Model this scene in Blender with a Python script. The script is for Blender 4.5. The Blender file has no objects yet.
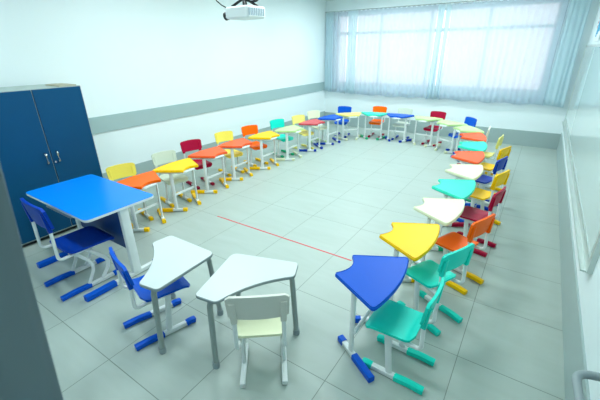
import bpy, math, random
from mathutils import Matrix, Vector
random.seed(7)
T = 0.75                      # metres per floor tile; the plan is laid out in tiles
PI = math.pi
COL = bpy.context.scene.collection
XR, XL, YB, YF, ZC = 2.93, -5.387, 12.036, -2.3, 4.62
ZD = 0.87                     # student desk top

# ------------------------------------------------------------------ materials
def lin(c):
    return tuple(((v/255)/12.92 if v/255 <= .04045 else ((v/255+.055)/1.055)**2.4) for v in c)
def mat(name, rgb, rough=.4, metal=0., spec=.5, noise=0., nscale=8., bump=0., coat=0.):
    m = bpy.data.materials.new(name); m.use_nodes = True
    nt = m.node_tree; b = nt.nodes['Principled BSDF']
    c = lin(rgb)
    b.inputs['Base Color'].default_value = (*c, 1)
    b.inputs['Roughness'].default_value = rough
    b.inputs['Metallic'].default_value = metal
    b.inputs['Specular IOR Level'].default_value = spec
    if coat: b.inputs['Coat Weight'].default_value = coat; b.inputs['Coat Roughness'].default_value = .1
    tc = nt.nodes.new('ShaderNodeTexCoord')
    n = nt.nodes.new('ShaderNodeTexNoise'); n.inputs['Scale'].default_value = nscale; n.inputs['Detail'].default_value = 4
    nt.links.new(tc.outputs['Object'], n.inputs['Vector'])
    r = nt.nodes.new('ShaderNodeMapRange')
    r.inputs['To Min'].default_value = 1-noise; r.inputs['To Max'].default_value = 1+noise*.6
    nt.links.new(n.outputs['Fac'], r.inputs['Value'])
    mx = nt.nodes.new('ShaderNodeVectorMath'); mx.operation = 'SCALE'
    mx.inputs[0].default_value = c
    nt.links.new(r.outputs['Result'], mx.inputs['Scale'])
    nt.links.new(mx.outputs['Vector'], b.inputs['Base Color'])
    if bump:
        bp = nt.nodes.new('ShaderNodeBump'); bp.inputs['Strength'].default_value = bump; bp.inputs['Distance'].default_value = .002
        nt.links.new(n.outputs['Fac'], bp.inputs['Height']); nt.links.new(bp.outputs['Normal'], b.inputs['Normal'])
    return m

COLS = dict(blue=(0,86,202), navy=(0,58,168), teal=(24,216,196), yellow=(255,200,0), paleyellow=(246,226,96),
            softyellow=(238,226,130), orange=(255,104,0), coral=(250,98,50), rose=(206,84,92), burgundy=(170,10,56),
            cream=(226,230,196), palegreen=(196,226,160), white=(224,226,212), offwhite=(206,216,200), mint=(50,222,190), green=(30,170,120))
PL = {}
def plastic(k):
    if k not in PL: PL[k] = mat('plastic_'+k, COLS[k], .36, spec=.16, noise=.03, nscale=30, bump=.05)
    return PL[k]
M_frame = mat('white_powder_coat', (226,232,232), .4, noise=.04, nscale=12)
M_grey = mat('grey_powder_coat', (150,162,160), .4, noise=.05, nscale=12)
M_edge = mat('grey_edge_band', (140,153,157), .5, noise=.03)
M_lam = mat('white_laminate', (204,214,214), .38, noise=.02, nscale=5)
M_tblue = mat('blue_laminate', (0,130,240), .28, spec=.2, noise=.03, nscale=3)
M_panel = mat('dark_blue_board', (4,62,122), .4, noise=.05, nscale=3)
M_cab = mat('cabinet_blue', (0,72,112), .5, spec=.2, noise=.06, nscale=2)
M_cabedge = mat('cabinet_edge', (168,184,180), .5, noise=.06)
M_chrome = mat('brushed_metal', (190,195,195), .25, 1., noise=.05)
M_dark = mat('black_rubber', (22,26,30), .5, noise=.1)
M_wall = mat('painted_wall', (226,236,239), .55, noise=.015, nscale=1.2, bump=.03)
M_band = mat('grey_green_wall_band', (158,182,184), .5, noise=.03, nscale=3)
M_base = mat('grey_baseboard', (156,174,174), .4, noise=.04, nscale=4)
M_ceil = mat('ceiling_paint', (214,230,222), .7, noise=.02)
M_alu = mat('aluminium', (205,215,212), .35, .6, noise=.05)
M_proj = mat('projector_white', (238,244,244), .4, noise=.02)
M_grille = mat('projector_grille', (150,168,180), .5, noise=.05)
M_paper = mat('paper_white', (226,234,238), .6, noise=.01)
M_pblue = mat('print_blue', (60,160,205), .6, noise=.3, nscale=20)
M_pred = mat('print_red', (190,70,90), .6, noise=.1)
M_red = mat('red_tape', (225,36,50), .5, noise=.15, nscale=3)
M_door = mat('grey_cloth', (112,130,136), .5, noise=.06, nscale=2)
M_card = mat('brown_card', (176,170,150), .7, noise=.1)

# whiteboard: glossy enamel
M_board = mat('whiteboard_enamel', (206,222,222), .06, spec=1.0, noise=.015, nscale=1.5)

# floor: large pale tiles laid on the object grid, thin joints, faint brushed veins
def floor_mat():
    m = bpy.data.materials.new('floor_tiles'); m.use_nodes = True
    nt = m.node_tree; N = nt.nodes.new; L = nt.links.new; b = nt.nodes['Principled BSDF']
    tc = N('ShaderNodeTexCoord'); sep = N('ShaderNodeSeparateXYZ'); L(tc.outputs['Object'], sep.inputs[0])
    def math_(op, a, bb=None, clamp=False):
        n = N('ShaderNodeMath'); n.operation = op; n.use_clamp = clamp
        for i, v in enumerate((a, bb)):
            if v is None: continue
            if isinstance(v, (int, float)): n.inputs[i].default_value = v
            else: L(v, n.inputs[i])
        return n.outputs[0]
    ds = []; ids = []
    for ax, per in ((0, T), (1, T*1.0056)):
        q = math_('DIVIDE', sep.outputs[ax], per)
        r = math_('ROUND', q)
        ds.append(math_('MULTIPLY', math_('ABSOLUTE', math_('SUBTRACT', q, r)), per))
        ids.append(math_('FLOOR', q))
    d = math_('MINIMUM', ds[0], ds[1])
    ln = N('ShaderNodeMapRange'); ln.inputs['From Min'].default_value = .0012; ln.inputs['From Max'].default_value = .0042
    ln.clamp = True; L(d, ln.inputs['Value'])
    tid = math_('ADD', math_('MULTIPLY', ids[0], 13.7), math_('MULTIPLY', ids[1], 7.3))
    cb = N('ShaderNodeCombineXYZ')
    L(math_('MULTIPLY', sep.outputs[0], 1.1), cb.inputs[0]); L(math_('MULTIPLY', sep.outputs[1], 5.0), cb.inputs[1]); L(tid, cb.inputs[2])
    nz = N('ShaderNodeTexNoise'); nz.inputs['Scale'].default_value = 1.6; nz.inputs['Detail'].default_value = 5; nz.inputs['Distortion'].default_value = .6
    L(cb.outputs[0], nz.inputs['Vector'])
    rp = N('ShaderNodeValToRGB'); e = rp.color_ramp.elements
    e[0].position = .32; e[0].color = (*lin((164,177,171)), 1); e[1].position = .72; e[1].color = (*lin((170,183,178)), 1)
    L(nz.outputs['Fac'], rp.inputs[0])
    mx = N('ShaderNodeMix'); mx.data_type = 'RGBA'
    mx.inputs[6].default_value = (*lin((112,124,116)), 1); L(ln.outputs['Result'], mx.inputs[0]); L(rp.outputs['Color'], mx.inputs[7])
    L(mx.outputs[2], b.inputs['Base Color'])
    rr = N('ShaderNodeMapRange'); rr.inputs['To Min'].default_value = .32; rr.inputs['To Max'].default_value = .46
    L(nz.outputs['Fac'], rr.inputs['Value']); L(rr.outputs['Result'], b.inputs['Roughness'])
    bp = N('ShaderNodeBump'); bp.inputs['Strength'].default_value = .3; bp.inputs['Distance'].default_value = .002
    L(ln.outputs['Result'], bp.inputs['Height']); L(bp.outputs['Normal'], b.inputs['Normal'])
    return m
M_floor = floor_mat()

def curtain_mat(name, rgb, transp, trans):
    m = bpy.data.materials.new(name); m.use_nodes = True
    nt = m.node_tree; N = nt.nodes.new; L = nt.links.new
    for n in list(nt.nodes):
        if n.type != 'OUTPUT_MATERIAL': nt.nodes.remove(n)
    out = [n for n in nt.nodes if n.type == 'OUTPUT_MATERIAL'][0]
    tc = N('ShaderNodeTexCoord'); nz = N('ShaderNodeTexNoise'); nz.inputs['Scale'].default_value = 60
    L(tc.outputs['Object'], nz.inputs['Vector'])
    df = N('ShaderNodeBsdfDiffuse'); df.inputs[0].default_value = (*lin(rgb), 1)
    tl = N('ShaderNodeBsdfTranslucent'); tl.inputs[0].default_value = (*lin((236,240,246)), 1)
    tp = N('ShaderNodeBsdfTransparent'); tp.inputs[0].default_value = (.95, .95, 1, 1)
    a = N('ShaderNodeMixShader'); a.inputs[0].default_value = trans; L(df.outputs[0], a.inputs[1]); L(tl.outputs[0], a.inputs[2])
    r = N('ShaderNodeMapRange'); r.inputs['To Min'].default_value = transp-.05; r.inputs['To Max'].default_value = transp+.05
    L(nz.outputs['Fac'], r.inputs['Value'])
    bmx = N('ShaderNodeMixShader'); L(r.outputs['Result'], bmx.inputs[0]); L(a.outputs[0], bmx.inputs[1]); L(tp.outputs[0], bmx.inputs[2])
    L(bmx.outputs[0], out.inputs[0])
    return m
M_curt = curtain_mat('sheer_curtain', (196,218,226), .42, .45)
M_drape = curtain_mat('curtain_fold', (206,232,238), .18, .42)

def glass_mat():
    m = bpy.data.materials.new('window_glass'); m.use_nodes = True
    nt = m.node_tree; N = nt.nodes.new; L = nt.links.new
    for n in list(nt.nodes):
        if n.type != 'OUTPUT_MATERIAL': nt.nodes.remove(n)
    out = [n for n in nt.nodes if n.type == 'OUTPUT_MATERIAL'][0]
    tp = N('ShaderNodeBsdfTransparent'); gl = N('ShaderNodeBsdfGlossy'); gl.inputs['Roughness'].default_value = .05
    mx = N('ShaderNodeMixShader'); mx.inputs[0].default_value = .06
    L(tp.outputs[0], mx.inputs[1]); L(gl.outputs[0], mx.inputs[2]); L(mx.outputs[0], out.inputs[0])
    return m
M_glass = glass_mat()
def lamp_mat():
    m = bpy.data.materials.new('lamp_diffuser'); m.use_nodes = True
    b = m.node_tree.nodes['Principled BSDF']
    b.inputs['Emission Color'].default_value = (1, 1, .98, 1); b.inputs['Emission Strength'].default_value = 4
    return m
M_lamp = lamp_mat()

# ------------------------------------------------------------------ mesh building (in tile units, scaled by T on linking)
class MB:
    def __init__(s): s.v = []; s.f = []; s.m = []; s.sm = []
    def add(s, vs, fs, mi=0, smooth=False):
        o = len(s.v); s.v += [tuple(v) for v in vs]
        for f in fs: s.f.append([i+o for i in f]); s.m.append(mi); s.sm.append(smooth)
        return s
    def box(s, lo, hi, mi=0):
        x0, y0, z0 = lo; x1, y1, z1 = hi
        return s.add([(x0,y0,z0),(x1,y0,z0),(x1,y1,z0),(x0,y1,z0),(x0,y0,z1),(x1,y0,z1),(x1,y1,z1),(x0,y1,z1)],
                     [(0,3,2,1),(4,5,6,7),(0,1,5,4),(1,2,6,5),(2,3,7,6),(3,0,4,7)], mi)
    def tube(s, pts, ra, rb=None, n=10, up=(0,0,1), mi=0, sq=False):
        """sweep an ellipse (ra sideways, rb along 'up') along pts"""
        rb = rb or ra; pts = [Vector(p) for p in pts]; rings = []
        for i, p in enumerate(pts):
            d = (pts[min(i+1, len(pts)-1)] - pts[max(i-1, 0)]).normalized()
            u = Vector(up); sd = d.cross(u)
            if sd.length < 1e-4: sd = d.cross(Vector((1, 0, 0)))
            sd.normalize(); uu = sd.cross(d).normalized(); ring = []
            for k in range(n):
                a = 2*PI*k/n; c, q = math.cos(a), math.sin(a)
                if sq:
                    e = .35; c = math.copysign(abs(c)**e, c); q = math.copysign(abs(q)**e, q)
                ring.append(p + sd*ra*c + uu*rb*q)
            rings.append(ring)
        vs = [v for r in rings for v in r]; fs = []
        for i in range(len(rings)-1):
            for k in range(n):
                fs.append((i*n+k, i*n+(k+1) % n, (i+1)*n+(k+1) % n, (i+1)*n+k))
        s.add(vs, fs, mi, True)
        return s.add(rings[0], [tuple(range(n))[::-1]], mi).add(rings[-1], [tuple(range(n))], mi)
    def prism(s, poly, z0, z1, ch=.006, mi=0, mside=None):
        """polygon extruded up with chamfered rims"""
        mside = mi if mside is None else mside
        n = len(poly); cx = sum(p[0] for p in poly)/n; cy = sum(p[1] for p in poly)/n
        def ins(p, q, r):   # inset p by ch
            a = Vector((q[0]-p[0], q[1]-p[1])); b = Vector((r[0]-p[0], r[1]-p[1]))
            a.normalize(); b.normalize(); t = (b-a)
            if t.length < 1e-6: return p
            t.normalize(); nn = Vector((-t.y, t.x))
            return (p[0]+nn.x*ch, p[1]+nn.y*ch)
        ii = [ins(poly[i], poly[i-1], poly[(i+1) % n]) for i in range(n)]
        rings = [[(x, y, z0) for x, y in ii], [(x, y, z0+ch) for x, y in poly], [(x, y, z1-ch) for x, y in poly], [(x, y, z1) for x, y in ii]]
        vs = [v for r in rings for v in r]
        for i in range(3):
            s.add(rings[i]+rings[i+1], [(k, (k+1) % n, n+(k+1) % n, n+k) for k in range(n)], mside, False)
        s.add(rings[0], [tuple(range(n))[::-1]], mside); s.add(rings[3], [tuple(range(n))], mi)
        return s
    def slab(s, fn, nu, nv, th, mi=0):
        """thick skin: fn(u,v)-> point; th(u,v) -> offset vector"""
        top = []; bot = []
        for j in range(nv+1):
            for i in range(nu+1):
                p = Vector(fn(i/nu, j/nv)); top.append(p); bot.append(p+Vector(th(i/nu, j/nv)))
        o = len(top); fs = []
        W = nu+1
        for j in range(nv):
            for i in range(nu):
                a = j*W+i; fs.append((a, a+1, a+1+W, a+W)); fs.append((o+a, o+a+W, o+a+1+W, o+a+1))
        for i in range(nu):
            fs.append((i, o+i, o+i+1, i+1)); a = nv*W+i; fs.append((a, a+1, o+a+1, o+a))
        for j in range(nv):
            a = j*W; fs.append((a, a+W, o+a+W, o+a)); a = j*W+nu; fs.append((a, o+a, o+a+W, a+W))
        return s.add(top+bot, fs, mi, True)
    def build(s, name, mats, parent=None, loc=None, angle=True):
        me = bpy.data.meshes.new(name)
        me.from_pydata([(x*T, y*T, z*T) for x, y, z in s.v], [], s.f)
        for m in (mats if isinstance(mats, (list, tuple)) else [mats]): me.materials.append(m)
        for p, mi, sm in zip(me.polygons, s.m, s.sm): p.material_index = mi; p.use_smooth = sm
        me.update()
        import bmesh
        bm = bmesh.new(); bm.from_mesh(me); bmesh.ops.recalc_face_normals(bm, faces=bm.faces)
        for e in bm.edges:
            if len(e.link_faces) == 2 and e.calc_face_angle(0) > .7: e.smooth = False
        bm.to_mesh(me); bm.free()
        o = bpy.data.objects.new(name, me); COL.objects.link(o)
        if parent: o.parent = parent
        if loc: o.location = [c*T for c in loc]
        return o

def tag(o, label=None, cat=None, group=None, kind=None):
    if label: o['label'] = label
    if cat: o['category'] = cat
    if group: o['group'] = group
    if kind: o['kind'] = kind
    return o
def empty(name, x=0, y=0, rz=0, z=0):
    o = bpy.data.objects.new(name, None); COL.objects.link(o); o.empty_display_size = .1
    o.location = (x*T, y*T, z*T); o.rotation_euler = (0, 0, rz); return o
def struct(name, mb, m, parent=None):
    o = mb.build(name, m, parent)
    if not parent: o['kind'] = 'structure'
    return o
def round_poly(poly, r, n=5):
    """round the corners of a polygon; r may be a list"""
    out = []; N = len(poly)
    for i in range(N):
        p = Vector(poly[i]); a = Vector(poly[i-1])-p; b = Vector(poly[(i+1) % N])-p
        rr = r[i] if isinstance(r, (list, tuple)) else r
        if rr <= 0: out.append(tuple(p)); continue
        rr = min(rr, a.length*.45, b.length*.45)
        A = p+a.normalized()*rr; B = p+b.normalized()*rr
        for k in range(n+1):
            t = k/n; out.append(tuple(A*(1-t)**2 + p*2*t*(1-t) + B*t*t))
    return out
def arc_pts(A, B, bulge, n=8):
    """points strictly between A and B on a bow of given height (to the left of A->B)"""
    A = Vector(A); B = Vector(B); d = B-A; nn = Vector((-d.y, d.x)).normalized()
    return [tuple(A+d*t+nn*bulge*4*t*(1-t)) for t in [k/n for k in range(1, n)]]
def bend(pts, r, n=5):
    pts = [Vector(p) for p in pts]; out = [pts[0]]
    for i in range(1, len(pts)-1):
        a = pts[i-1]-pts[i]; b = pts[i+1]-pts[i]; rr = min(r, a.length*.49, b.length*.49)
        A = pts[i]+a.normalized()*rr; B = pts[i]+b.normalized()*rr
        for k in range(n+1):
            t = k/n; out.append(A*(1-t)**2+pts[i]*2*t*(1-t)+B*t*t)
    return out+[pts[-1]]

# ------------------------------------------------------------------ the room
mb = MB().box((XL-.2, YF-.2, -.12), (XR+.2, YB+.2, 0)); struct('floor', mb, M_floor)
struct('ceiling', MB().box((XL-.2, YF-.2, ZC), (XR+.2, YB+.2, ZC+.1)), M_ceil)
mb = MB().box((XL-.2, YF, 0), (XL, YB, ZC)); wl = struct('wall_left', mb, M_wall)
struct('wall_right', MB().box((XR, YF, 0), (XR+.2, YB, ZC)), M_wall)
struct('wall_front', MB().box((XL-.2, YF-.2, 0), (XR+.2, YF, ZC)), M_wall)
WX0, WX1, WZ0, WZ1 = -4.88, 2.12, 1.66, 4.1
mb = MB()
mb.box((XL-.2, YB, 0), (XR+.2, YB+.2, WZ0)).box((XL-.2, YB, WZ1), (XR+.2, YB+.2, ZC))
mb.box((XL-.2, YB, WZ0), (WX0, YB+.2, WZ1)).box((WX1, YB, WZ0), (XR+.2, YB+.2, WZ1))
struct('wall_back', mb, M_wall)
HB = .52
struct('baseboard_back', MB().box((XL+.02, YB-.02, 0), (XR-.02, YB, .48)), M_base)
struct('baseboard_right', MB().box((XR-.02, YF, 0), (XR, YB, HB)), M_base)
struct('baseboard_left', MB().box((XL, YF, 0), (XL+.02, YB, HB)), M_base)
struct('trim_left', MB().box((XL, YF, 1.377), (XL+.025, YB, 1.706)), M_band)

# window: frame, mullions, transom, sill, panes
w = empty('window_1', (WX0+WX1)/2, YB+.1, 0, WZ0); w['kind'] = 'structure'
cx = (WX0+WX1)/2
mb = MB(); fr = .06
def wb(x0, x1, z0, z1, d=.05): mb.box((x0-cx, -d, z0-WZ0), (x1-cx, d, z1-WZ0))
wb(WX0, WX1, WZ0, WZ0+fr); wb(WX0, WX1, WZ1-fr, WZ1); wb(WX0, WX0+fr, WZ0+fr, WZ1-fr); wb(WX1-fr, WX1, WZ0+fr, WZ1-fr)
xs = [WX0 + (WX1-WX0)*k/4 for k in range(5)]
wb(WX0+fr, WX1-fr, 3.42, 3.52, .04)
for x in xs[1:4]: wb(x-.035, x+.035, WZ0+fr, 3.42, .04); wb(x-.035, x+.035, 3.52, WZ1-fr, .04)
mb.build('window_frame', M_alu, w)
for k in range(4):
    for z0, z1 in ((WZ0+fr, 3.42), (3.52, WZ1-fr)):
        x0 = xs[k]+(.035 if k else fr); x1 = xs[k+1]-(.035 if k < 3 else fr)
        MB().box((x0-cx, -.008, z0-WZ0), (x1-cx, .008, z1-WZ0)).build('pane', M_glass, w)

# ------------------------------------------------------------------ curtains
def curtain(name, x0, x1, ztop, zbot, m, waves, amp, label, y=YB-.16, lean=0., hem=.02):
    mb = MB(); nu = int(waves*10); nv = 14
    r = random.Random(len(label)*7+int(x0*10)); ph = [r.uniform(-.7, .7) for _ in range(int(waves)+3)]
    pts = []
    for j in range(nv+1):
        v = j/nv
        for i in range(nu+1):
            u = i/nu; k = u*waves; f = k-int(k)
            a = ph[int(k)]*(1-f)+ph[int(k)+1]*f
            ampv = amp*(.55+.45*v)*(1+.4*a)
            x = x0+(x1-x0)*u + lean*v*math.sin(PI*u*.5)+ .012*math.sin(5*v+9*u)
            z = ztop+(zbot-ztop)*v + hem*v*math.sin(u*waves*1.3+a) + (.018*math.sin(k*2*PI) if j == 0 else 0)
            pts.append((x, y+ampv*math.sin(2*PI*(k+.25*a*v)) + .02*v*math.sin(3*u*PI), z))
    W = nu+1
    mb.add(pts, [(j*W+i, j*W+i+1, (j+1)*W+i+1, (j+1)*W+i) for j in range(nv) for i in range(nu)], 0, True)
    o = mb.build(name, m)
    s = o.modifiers.new('thickness', 'SOLIDIFY'); s.thickness = .002
    return tag(o, label, 'curtain', 'curtains along the window')
curtain('curtain', -5.3, -4.98, 4.2, 1.36, M_drape, 4, .025, 'narrow gathered curtain folds hanging in the left corner of the room')
curtain('curtain', -4.97, -4.37, 4.2, 1.33, M_curt, 4, .03, 'pale sheer curtain strip between two darker bunches at the left end of the window')
curtain('curtain', -4.36, -3.97, 4.22, 1.33, M_drape, 5, .028, 'gathered blue-grey curtain bunch beside the left edge of the bright window')
curtain('curtain', -3.96, -1.17, 4.2, 1.3, M_curt, 17, .016, 'wide sheer white curtain over the left half of the window')
curtain('curtain', -1.165, -.955, 4.2, 1.3, M_drape, 3, .03, 'narrow curtain gather just left of the bright slit mid window')
curtain('curtain', -.915, -.76, 4.18, 1.3, M_drape, 2, .03, 'narrow curtain gather just right of the bright slit mid window')
curtain('curtain', -.755, 2.25, 4.18, 1.3, M_curt, 17, .016, 'wide sheer white curtain over the right half of the window')
curtain('curtain', 2.26, 2.74, 4.18, 1.29, M_drape, 4, .018, 'gathered blue-grey curtain bunch near the right corner of the room', lean=.02)
rod = empty('curtain_rod', -1.4, YB-.16, 0, 4.22); tag(rod, 'thin metal curtain rod running across above the window', 'curtain rod')
MB().tube([(-3.93, 0, 0), (3.95, 0, 0)], .014, n=8, mi=0).build('rod', M_chrome, rod)
for x in (-3.8, 0.42, 3.85): MB().tube([(x, 0, 0), (x, .16, .02)], .012, n=6).build('bracket', M_chrome, rod)

# ------------------------------------------------------------------ whiteboard, papers on the right wall
bd = empty('whiteboard', XR, 7.4, 0, 1.9); tag(bd, 'long glossy whiteboard with aluminium frame on the right wall', 'whiteboard')
by0, by1, bz0, bz1 = 2.81-7.4, 11.9-7.4, .89-1.9, 2.96-1.9
MB().box((-.035, by0+.1, bz0+.12), (0, by1-.06, bz1-.05)).build('board_surface', M_board, bd)
mb = MB(); mb.box((-.045, by0+.1, bz0), (0, by1, bz0+.12)); mb.box((-.045, by0+.1, bz1-.05), (0, by1, bz1))
mb.box((-.045, by0, bz0), (0, by0+.1, bz1)); mb.box((-.045, by1-.06, bz0+.12), (0, by1, bz1-.05)); mb.build('board_frame', M_alu, bd)
MB().box((-.09, by0+.05, bz0-.02), (0, by1-.05, bz0-.001)).build('tray', M_alu, bd)
pp = empty('notice_sheet', XR-.012, 9.9, 0, 3.0); tag(pp, 'white notice with blue and red printing above the board, right wall', 'notice')
MB().box((-.01, -.75, .02), (0, .75, 1.15)).build('paper', M_paper, pp)
mb = MB(); random.seed(3)
for k in range(3): mb.box((-.014, .0-k*.22, .12+.05*k), (-.0105, .18-k*.22, .62+.08*k))
mb.build('blue_print', M_pblue, pp)
mb = MB()
for k in range(4): mb.box((-.014, .3+.07*(k % 2), .3+.1*k), (-.0105, .36+.07*(k % 2), .36+.1*k))
mb.build('red_print', M_pred, pp)

# ------------------------------------------------------------------ cabinet
CX = -4.32; cd = .9
cb = empty('storage_cabinet', CX-cd/2, 1.2, 0); tag(cb, 'tall dark blue two-door storage cabinet against the left wall', 'cabinet')
def cbx(y0, y1, z0, z1, x0=-cd/2, x1=cd/2): return MB().box((x0, y0-1.2, z0), (x1, y1-1.2, z1))
cbx(.4, 1.96, 0.06, 2.42, -cd/2, cd/2-.03).build('cabinet_body', [M_cabedge], cb)
for y0, y1, hy in ((.42, 1.215, 1.14), (1.235, 1.94, 1.31)):
    d = cbx(y0, y1, .09, 2.41, cd/2-.028, cd/2).build('door', M_cab, cb)
    zz = 1.35
    pts = bend([(cd/2+.002, hy-1.2, zz-.09), (cd/2+.05, hy-1.2, zz-.08), (cd/2+.05, hy-1.2, zz+.08), (cd/2+.002, hy-1.2, zz+.09)], .03)
    MB().tube(pts, .016, .012, n=8).build('handle', M_chrome, d)
MB().tube([(cd/2+.001, 1.26-1.2, 1.27), (cd/2+.015, 1.26-1.2, 1.27)], .018, n=10).build('lock', M_chrome, cb)
cbx(.43, 1.93, 0, .058, -cd/2+.05, cd/2-.08).build('plinth', M_dark, cb)
tag(MB().box((-.25, -.13, 0), (.25, .13, .02)).build('flat_box', M_card, None, (CX-.3, 1.78, 2.4205)), 'flat brown cardboard sheet lying on top of the blue cabinet', 'cardboard')

# ------------------------------------------------------------------ projector
pj = empty('projector', -1.52, 3.05, math.radians(-4), 3.33)
tag(pj, 'white ceiling projector with grey grille hanging on a dark mount', 'projector')
mb = MB(); mb.prism(round_poly([(-.23, -.18), (.23, -.18), (.23, .18), (-.23, .18)], .05), 0, .15, .02); mb.build('body', M_proj, pj)
mb = MB()
for k in range(9): mb.box((.2305, -.16+.034*k, .03), (.237, -.142+.034*k, .12))
mb.build('grille', M_grille, pj)
MB().tube([(-.231, -.08, .06), (-.31, -.09, .045)], .055, n=14, up=(0, 1, 0)).build('lens', M_dark, pj)
mb = MB(); mb.tube([(0, 0, .15), (0, 0, ZC-3.33)], .03, n=10)
for a in (45, 135, 225, 315):
    c, s_ = math.cos(math.radians(a)), math.sin(math.radians(a)); mb.tube([(0, 0, .26), (.2*c, .16*s_, .152)], .018, n=6)
mb.build('mount', M_dark, pj)
mb = MB(); pts = [(-.2, .1, .15)] + [(-.2-.5*math.sin(t*PI)*.9-.3*t, .1, .12+.95*t**1.6) for t in [k/12 for k in range(1, 13)]]
mb.tube(pts, .009, n=6); 
pts = [(.1+.11*math.cos(a), .02*a/3, .27+.06*math.sin(a)) for a in [k*.5 for k in range(0, 30)]]
mb.tube(pts, .012, n=6)
mb.build('cable', M_dark, pj)

# ------------------------------------------------------------------ red tape line on the floor
mb = MB().box((-2.55, 3.010, .0005), (.30, 3.030, .003)); tag(mb.build('floor_tape', M_red), 'thin red line of tape running across the pale floor', 'tape')

# ------------------------------------------------------------------ student desks
def desk_poly():
    # +x is the wide side where the pupil sits
    inner = .2; outer = .49
    A, B, Cc, D = (-.27, -inner), (.27, -outer), (.27, outer), (-.27, inner)
    poly = [A, B] + arc_pts(B, Cc, -.07, 8) + [Cc, D] + arc_pts(D, A, .09, 8)
    rr = [.03, .05] + [0]*7 + [.05, .03] + [0]*7
    return round_poly(poly, rr, 4)
DPOLY = desk_poly()
def make_desk(top, cap):
    t = empty('student_desk')
    mb = MB().prism(DPOLY, ZD-.045, ZD-.004, .010)
    ctr = Vector((0, 0)); inner = [tuple(Vector(p)*.955) for p in DPOLY]; n = len(DPOLY)
    mb.add([(x*.985, y*.985, ZD-.004) for x, y in DPOLY]+[(x*.978, y*.978, ZD+.003) for x, y in DPOLY]+[(x, y, ZD-.003) for x, y in inner],
           [(k, (k+1) % n, n+(k+1) % n, n+k) for k in range(n)]+[(n+k, n+(k+1) % n, 2*n+(k+1) % n, 2*n+k) for k in range(n)]+[tuple(range(2*n, 3*n))])
    mb.build('tabletop', top, t)
    mb = MB()
    ring = bend([(-.2, -.13, 0), (.2, -.36, 0), (.24, 0, 0), (.2, .36, 0), (-.2, .13, 0), (-.2, -.13, 0)], .05)
    mb.tube([(p.x, p.y, ZD-.07) for p in ring], .02, .022, n=8)
    mb.build('under_frame', M_frame, t)
    for s in (-1, 1):
        a = Vector((-.18, .17*s, 0)); b = Vector((.30, .47*s, 0)); d = (b-a).normalized()
        q = a.lerp(b, .36)
        # leg: flat oval tube
        MB().tube([(q.x, q.y, .06), (q.x, q.y, ZD-.085)], .020, .036, n=12, up=d).build('leg', M_frame, t)
        f = MB(); P = [a.lerp(b, k) for k in (.06, .5, .9)]
        f.tube([(v.x, v.y, .035) for v in P], .028, .026, n=10, sq=True); f = f.build('foot_bar', M_frame, t)
        for e0, e1, h in ((-.01, .13, 0), (.48, 1.02, 0)):
            c = MB(); A = a.lerp(b, e0); B = a.lerp(b, e1)
            mid = [a.lerp(b, e0+(e1-e0)*k) for k in (0, .08, .5, .92, 1)]
            zz = [.026, .034, .036, .034, .026]; rr = [.024, .033, .034, .033, .024]
            # swept with constant section; ends slimmed by short lead-ins
            c.tube([(v.x, v.y, .036) for v in mid], .035, .034, n=12, sq=True)
            c.build('foot_cap', cap, f)
    y = .33
    MB().tube([(0.03, -y+.03, .33), (0.03, y-.03, .33)], .02, .026, n=8).build('crossbar', M_frame, t)
    return t

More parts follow.
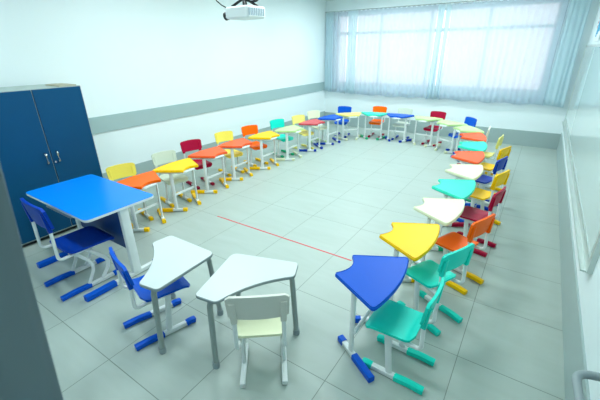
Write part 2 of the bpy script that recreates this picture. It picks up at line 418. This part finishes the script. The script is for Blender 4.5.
# ------------------------------------------------------------------ chairs
def make_chair(shell, cap, frame, k=1.0, kz=1.0, kb=1.0, seat_mat=None):
    """child's chair, front is +x; k widens it, kz raises it"""
    t = empty('school_chair')
    zs = .55*kz
    def seat(u, v):
        x = -.24+.47*u; hw = .215+.02*u
        for d in (u*.47, (1-u)*.47):
            if d < .06: hw -= .06-math.sqrt(max(0, .06**2-(.06-d)**2))
        yy = (2*v-1)
        z = zs - .022*(1-yy*yy)*math.sin(PI*min(1, u*1.1)) - (.05*((u-.8)/.2)**2 if u > .8 else 0) + (.035*((.18-u)/.18)**2 if u < .18 else 0)
        return (x*k, yy*hw*k, z)
    mb = MB().slab(seat, 14, 10, lambda u, v: (0, 0, -.026)); mb.build('seat', seat_mat or shell, t)
    zb0, zb1 = .785*kz*kb, 1.02*kz*kb
    def back(u, v):
        d = v*(zb1-zb0); hw = .245+.010*v
        for e in (d, (zb1-zb0)-d):
            if e < .035: hw -= .035-math.sqrt(max(0, .035**2-(.035-e)**2))
        yy = 2*u-1
        x = -.295-.035*v-.022*(1-yy*yy)
        z = zb0+(zb1-zb0)*v + (.012*(1-yy*yy) if v > .5 else 0)
        return (x*k, yy*hw*k, z)
    mb = MB().slab(back, 14, 10, lambda u, v: (.026*k, 0, 0))
    for s in (-1, 1):
        mb.tube([((-.30)*k, s*.2*k, zb0-.03), ((-.318)*k, s*.205*k, zb1-.06)], .028, .024, n=10, up=(1, 0, 0), sq=True)
    mb.build('backrest', shell, t)
    for s in (-1, 1):
        y = .19*s*k
        pts = bend([(.14*k, y*.85, zs-.05), (-.2*k, y*.95, zs-.055), (-.31*k, s*.2*k, zs-.05), (-.30*k, s*.2*k, zb0-.01)], .09, 6)
        MB().tube(pts, .02, .02, n=10, up=(0, 1, 0)).build('side_tube', frame, t)
        lp = [(-.05*k, y, .06), (.0*k, y*.93, zs-.06)]
        if kb > 1.1:      # the big chair stands on bowed legs
            lp = bend([(.02*k, y, .06), (.13*k, y, .26), (-.06*k, y*.93, zs-.06)], .22, 8)
            MB().tube(bend([(-.12*k, y, .06), (-.02*k, y, .3), (-.16*k, y*.93, zs-.06)], .2, 8), .016, .022, n=10, up=(1, 0, 0)).build('brace', frame, t)
        MB().tube(lp, .02, .034 if kb < 1.1 else .026, n=12, up=(1, 0, 0)).build('leg', frame, t)
        f = MB().tube([(.18*k, y, .034), (-.3*k, y, .034)], .027, .026, n=10, sq=True).build('foot_bar', frame, t)
        if cap:
            for x0, x1 in ((.215, .12), (-.11, -.385)):
                MB().tube(bend([(x0*k, y, .03), ((x0+x1)/2*k, y, .04), (x1*k, y, .03)], .05), .034, .03, n=12, sq=True).build('foot_cap', cap, f)
    MB().tube([(0, -.16*k, zs-.07), (0, .16*k, zs-.07)], .02, .02, n=8, up=(1, 0, 0)).build('crossbar', frame, t)
    return t

def copy_tree(o, parent=None):
    c = o.copy(); COL.objects.link(c); c.parent = parent
    for ch in list(o.children): copy_tree(ch, c)
    return c
def recolour(root, old_new):
    for ch in root.children:
        for part in [ch]+list(ch.children):
            if part.type != 'MESH': continue
            key = (part.data.name, tuple(sorted((a.name, b.name) for a, b in old_new)))
            mats = [m for m in part.data.materials]
            new = [dict((a.name, b) for a, b in old_new).get(m.name, m) for m in mats]
            if new != mats:
                me = CACHE.get(key)
                if me is None:
                    me = part.data.copy(); CACHE[key] = me
                    for i, m in enumerate(new): me.materials[i] = m
                part.data = me
CACHE = {}
M_T0 = mat('proto_top', (200,200,200)); M_C0 = mat('proto_cap', (100,100,100))
proto_desk = make_desk(M_T0, M_C0); proto_chair = make_chair(M_T0, M_C0, M_frame)
first = {'d': True, 'c': True}
def place(kind, x, y, deg, top, cap, label):
    proto = proto_desk if kind == 'd' else proto_chair
    o = proto_use[kind].pop() if proto_use[kind] else copy_tree(masters[kind])
    o.location = (x*T, y*T, 0); o.rotation_euler = (0, 0, math.radians(deg))
    recolour(o, [(M_T0, plastic(top)), (M_C0, plastic(cap) if cap != 'frame' else M_frame)])
    tag(o, label, 'desk' if kind == 'd' else 'chair', 'ring of trapezoid student desks' if kind == 'd' else 'chairs of the student desk ring')
    return o
masters = {'d': proto_desk, 'c': proto_chair}; proto_use = {'d': [], 'c': []}

# x, y, heading of the wide side in degrees, top colour, cap colour, label
DESKS = [
 (1.07, 1.71, 0, 'blue', 'blue', 'bright blue trapezoid desk nearest the camera in the right row'),
 (1.15, 2.68, -1, 'yellow', 'yellow', 'yellow trapezoid desk right behind the near bright blue desk'),
 (1.25, 3.70, -2, 'cream', 'green', 'large cream trapezoid desk between a yellow and a mint desk, right row'),
 (1.25, 4.66, -1, 'mint', 'burgundy', 'mint green trapezoid desk in front of the burgundy chair, right row'),
 (1.23, 5.64, 0, 'cream', 'blue', 'cream trapezoid desk between mint and coral desks with blue chair behind'),
 (1.12, 6.66, 2, 'coral', 'green', 'coral red trapezoid desk just beyond the farther cream desk, right row'),
 (1.05, 7.61, 6, 'mint', 'green', 'mint trapezoid desk sandwiched between two coral red desks'),
 (.90, 8.58, 15, 'coral', 'burgundy', 'coral red trapezoid desk farthest back in the right row, before the corner'),
 (.62, 9.42, 37, 'palegreen', 'navy', 'pale green trapezoid desk at the turn of the ring, behind the farthest coral desk'),
 (.02, 10.05, 62, 'palegreen', 'cream', 'pale green desk in front of the small blue corner chair'),
 (-.77, 10.46, 81, 'palegreen', 'cream', 'pale green desk in front of the red chair on the back row'),
 (-1.68, 10.54, 94, 'blue', 'navy', 'blue desk in front of the white chair under the window'),
 (-2.50, 10.45, 107, 'mint', 'green', 'mint desk in front of the orange chair under the window'),
 (-3.15, 9.98, 135, 'softyellow', 'cream', 'soft yellow desk in front of the blue chair under the window'),
 (-3.41, 9.16, 173, 'blue', 'navy', 'blue desk at the far end of the left row near the corner'),
 (-3.50, 8.14, 178, 'rose', 'navy', 'dull rose desk in the left row between a blue and a pale green desk'),
 (-3.53, 6.98, 180, 'palegreen', 'cream', 'pale green desk in the left row in front of the teal chair'),
 (-3.63, 5.98, 180, 'yellow', 'yellow', 'yellow desk in the left row between an orange and a pale green desk'),
 (-3.68, 4.95, 182, 'coral', 'yellow', 'coral orange desk left row, the farther of two side by side'),
 (-3.61, 4.02, 182, 'coral', 'yellow', 'coral orange desk in front of the burgundy chair, left row'),
 (-3.42, 3.02, 184, 'yellow', 'yellow', 'yellow desk in the left row in front of the off-white chair'),
 (-3.32, 2.09, 184, 'orange', 'yellow', 'orange desk directly behind the teacher desk corner'),
]
CHAIRS = [
 (1.44, 1.58, 179, 'teal', 'teal', 'teal chair nearest the camera, tucked at the bright blue desk'),
 (1.5, 2.52, 155, 'teal', 'teal', 'teal chair behind the nearest one, at the yellow desk'),
 (1.6, 3.42, 158, 'orange', 'yellow', 'orange chair with yellow foot caps in the right row'),
 (1.64, 4.48, 168, 'burgundy', 'burgundy', 'burgundy chair in the right row beyond the orange chair'),
 (1.6, 5.43, 161, 'yellow', 'yellow', 'yellow chair in the right row between the burgundy and blue chairs'),
 (1.5, 6.3, 165, 'navy', 'navy', 'blue chair in the right row between two yellow chairs'),
 (1.48, 7.2, 162, 'yellow', 'yellow', 'yellow chair in the right row just beyond the blue chair'),
 (1.27, 8.22, 176, 'softyellow', 'yellow', 'pale yellow chair seen edge-on at the far end of right row'),
 (.9, 9.1, 184, 'white', 'frame', 'white chair seen edge-on beside the far pale yellow one'),
 (.36, 10.12, 224, 'blue', 'navy', 'small blue chair at the right end of the back row'),
 (-0.55, 10.68, 262, 'burgundy', 'burgundy', 'dark red chair on the back row under the window'),
 (-1.64, 10.8, 270, 'offwhite', 'navy', 'off-white chair on the back row behind the blue desk'),
 (-2.53, 10.8, 276, 'orange', 'burgundy', 'orange chair on the back row under the window'),
 (-3.6, 10.2, 282, 'blue', 'navy', 'bright blue chair on the back row behind the soft yellow desk'),
 (-3.86, 9.02, 338, 'cream', 'palegreen', 'cream chair at the far left corner behind the rose and blue desks'),
 (-3.8, 8.03, 341, 'softyellow', 'softyellow', 'pale yellow chair in the left row between the teal and cream chairs'),
 (-3.95, 7.12, 342, 'teal', 'green', 'teal chair in the left row between the orange and pale yellow chairs'),
 (-4.05, 6.0, 342, 'orange', 'yellow', 'orange chair in the left row beside the teal one'),
 (-4.1, 5.07, 343, 'paleyellow', 'yellow', 'yellow chair in the left row between burgundy and orange chairs'),
 (-4.1, 4.02, 345, 'burgundy', 'burgundy', 'burgundy chair in the left row next to the left wall'),
 (-3.78, 3.06, 347, 'offwhite', 'yellow', 'off-white chair in the left row behind the yellow desk'),
 (-3.70, 2.08, 348, 'paleyellow', 'yellow', 'yellow chair closest to the blue cabinet'),
]
for i, d in enumerate(DESKS): place('d', *d)
for i, c in enumerate(CHAIRS): place('c', *c)
def kill(o):
    for ch in list(o.children): kill(ch)
    bpy.data.objects.remove(o, do_unlink=True)
kill(proto_desk); kill(proto_chair)

# ------------------------------------------------------------------ white tables with grey legs
def make_table(x, y, deg, label):
    t = empty('trapezoid_table', x, y, math.radians(deg)); tag(t, label, 'table', 'white tables with grey legs')
    H = .86
    A, B, Cc, D, E = (0, 0), (.535, -.55), (.735, -.40), (.735, .40), (.535, .55)
    poly = [A, B, Cc]+arc_pts(Cc, D, .07, 8)+[D, E]
    rr = [.09, .05, .05]+[0]*7+[.05, .05]
    P = round_poly(poly, rr, 5)
    mb = MB(); mb.prism(P, H-.035, H, .006, 0, 1); mb.build('tabletop', [M_lam, M_edge], t)
    legs = [((.08, 0), (.03, 0)), ((.60, -.43), (.63, -.455)), ((.60, .43), (.63, .455))]
    for (tx, ty), (bx, by) in legs:
        inx, iny = tx+(.3-tx)*.35, ty*(.65)
        g = MB().tube(bend([(inx, iny, H-.06), (tx, ty, H-.06), (bx, by, .05)], .15, 7), .029, .029, n=12, up=(0, 1, 0) if abs(ty) < .1 else (1, 0, 0)).build('leg', M_grey, t)
        MB().tube([(bx, by, 0), (bx, by, .07)], .037, .037, n=12).build('foot_cap', M_edge, g)
    return t
make_table(-.34, 1.25, -28, 'white table with grey legs in front of the white chair')
make_table(-.50, 1.14, 226, 'white table with grey legs at the blue chair beside teacher desk')

def lone_chair(x, y, deg, shell, cap, k, kz, label, kb=1.0, sm=None):
    c = make_chair(shell, cap, M_frame, k, kz, kb, sm); c.location = (x*T, y*T, 0); c.rotation_euler = (0, 0, math.radians(deg))
    tag(c, label, 'chair'); return c
lone_chair(.36, .88, 128, mat('chair_back_white', (214,214,206), .4, noise=.03), None, 1.05, 1.0, 'off-white chair with bare white feet seen from behind, front centre', 1.065, plastic('cream'))
lone_chair(-.96, .70, 74, plastic('blue'), plastic('blue'), 1.12, 1.02, 'blue chair tucked under the left white table')
lone_chair(-2.64, .70, 88, plastic('navy'), plastic('blue'), 1.34, 1.1, 'larger dark blue chair pulled up to the teacher desk', 1.14)

# ------------------------------------------------------------------ teacher desk
td = empty('teacher_desk', -2.92, 1.04, math.radians(0)); tag(td, 'large bright blue rectangular teacher desk with white legs beside the cabinet', 'desk')
TH = 1.08
P = round_poly([(-.86, -.48), (.86, -.48), (.86, .48), (-.86, .48)], .08, 5)
mb = MB(); mb.prism(P, TH-.04, TH-.004, .004, 1, 1); mb.prism(P, TH-.006, TH, .002, 0, 0)
mb.build('tabletop', [M_tblue, M_frame], td)
for s, lx in ((-1, -.58), (1, .79)):
    l = MB().tube([(lx, .02, .05), (lx, .02, TH-.05)], .04, .06, n=14, up=(0, 1, 0), sq=True).build('leg', M_frame, td)
    f = MB().tube([(lx, -.62, .038), (lx, .36, .038)], .034, .032, n=10, sq=True).build('foot_bar', M_frame, td)
    for y0, y1 in ((-.7, -.3), (.3, .42)):
        MB().tube([(lx, y0, .042), (lx, y1, .042)], .042, .04, n=12, sq=True).build('foot_cap', plastic('blue'), f)
MB().box((-.54, .0, .40), (.74, .035, TH-.06)).build('modesty_panel', M_panel, td)
mb = MB(); mb.tube(bend([(-.3, -.1, TH-.09), (-.3, -.44, TH-.09), (.4, -.44, TH-.09), (.4, -.1, TH-.09)], .05), .02, .02, n=8)
mb.box((-.3, -.44, TH-.1), (.4, -.1, TH-.085)); mb.build('book_shelf', M_edge, td)

# ------------------------------------------------------------------ tubular stand at the right wall
st = empty('tubular_stand', 2.76, .55, 0); tag(st, 'grey metal tubular frame with dark basket by the right wall', 'stand')
z = 1.3
mb = MB(); mb.tube(bend([(-.12, 0, z), (-.14, .32, z), (.12, .40, z), (.12, -.4, z), (-.1, -.4, z), (-.12, .01, z)], .07), .022, .022, n=10); mb.build('top_loop', M_edge, st)
for px, py in ((.12, -.3), (.12, .05), (-.1, -.4), (-.11, -.1)):
    MB().tube([(px, py, 0), (px, py, z)], .016, .016, n=8).build('leg', M_chrome, st)
MB().prism(round_poly([(-.06, -.3), (.08, -.3), (.08, .27), (-.06, .27)], .06), z-.3, z-.06, .02).build('basket', M_dark, st)

# ------------------------------------------------------------------ grey hanging close to the camera on the left
ex, ey, ez = 2.1468-.9*.966, -1.0794+.9*.259, 2.9259     # free edge of the cloth at camera height
mb = MB(); nu, nv = 60, 16; pts = []
for j in range(nv+1):
    z = .12+(3.55-.12)*j/nv
    for i in range(nu+1):
        u = i/nu; dx, dy = -.78*u, -1.1*u
        wv = .045*math.sin(u*22+.6*math.sin(z))*(min(1, u*8))
        pts.append((ex+dx+wv*.82-.6, ey+dy-wv*.58+.076*(z-ez), z)) if False else pts.append((ex+dx+wv*.82, ey+dy-wv*.58+.076*(z-ez), z))
W = nu+1
mb.add(pts, [(j*W+i, j*W+i+1, (j+1)*W+i+1, (j+1)*W+i) for j in range(nv) for i in range(nu)], 0, True)
gc = mb.build('door_curtain', M_door); sm_ = gc.modifiers.new('thickness', 'SOLIDIFY'); sm_.thickness = .004
tag(gc, 'dark grey hanging cloth in the left foreground, out of focus', 'curtain')

# ------------------------------------------------------------------ ceiling lamps
LAMPS = [(x, y) for y in (.4, 3.6, 6.8, 10.0) for x in (-2.8, .1)]
POWER = 25
for i, (x, y) in enumerate(LAMPS):
    l = empty('ceiling_lamp', x, y, 0, ZC-.001); tag(l, 'flat white ceiling lamp panel', 'lamp', 'ceiling lamp panels')
    MB().box((-.8, -.22, -.07), (.8, .22, 0)).build('housing', M_alu, l)
    MB().box((-.76, -.18, -.075), (.76, .18, -.0705)).build('diffuser', M_lamp, l)
    ld = bpy.data.lights.new('lamp_light', 'AREA'); ld.shape = 'RECTANGLE'; ld.size = 1.5*T; ld.size_y = .34*T; ld.energy = POWER * (.62 if y < 2 else 1.35 if y > 9 else 1)
    ld.color = (.84, .985, 1)
    lo = bpy.data.objects.new('lamp_light', ld); COL.objects.link(lo); lo.parent = l; lo.location = (0, 0, -.08*T)

# daylight portal at the window
pd = bpy.data.lights.new('daylight_portal', 'AREA'); pd.shape = 'RECTANGLE'; pd.size = (WX1-WX0)*T; pd.size_y = (WZ1-WZ0)*T
pd.cycles.is_portal = True
po = bpy.data.objects.new('daylight_portal', pd); COL.objects.link(po)
po.location = (cx*T, (YB+.25)*T, (WZ0+WZ1)/2*T); po.rotation_euler = (-PI/2, 0, 0)

wd = bpy.data.worlds.new('sky'); bpy.context.scene.world = wd; wd.use_nodes = True
bg = wd.node_tree.nodes['Background']; bg.inputs[0].default_value = (1, .985, .995, 1); bg.inputs[1].default_value = 1.12

# ------------------------------------------------------------------ camera
R = Matrix(((0.83162, -0.21165, 0.51343), (0.55522, 0.33657, -0.76056), (-0.01184, 0.91756, 0.39741)))
cam = bpy.data.cameras.new('camera'); co = bpy.data.objects.new('camera', cam); COL.objects.link(co)
co.matrix_world = Matrix.Translation(Vector((2.1468, -1.0794, 2.9259))*T) @ R.to_4x4()
cam.sensor_width = 36; cam.lens = 346.8124/600*36; cam.clip_start = .02
cam.dof.use_dof = True; cam.dof.focus_distance = 2.9; cam.dof.aperture_fstop = 3.8
sc = bpy.context.scene; sc.camera = co
sc.view_settings.view_transform = 'Standard'; sc.view_settings.look = 'None'; sc.view_settings.gamma = 1
sc.view_settings.use_curve_mapping = False; sc.view_settings.exposure = 0.64
sc.cycles.max_bounces = 10; sc.cycles.diffuse_bounces = 6; sc.cycles.transparent_max_bounces = 12
sc.cycles.use_denoising = True; sc.cycles.sample_clamp_indirect = 6
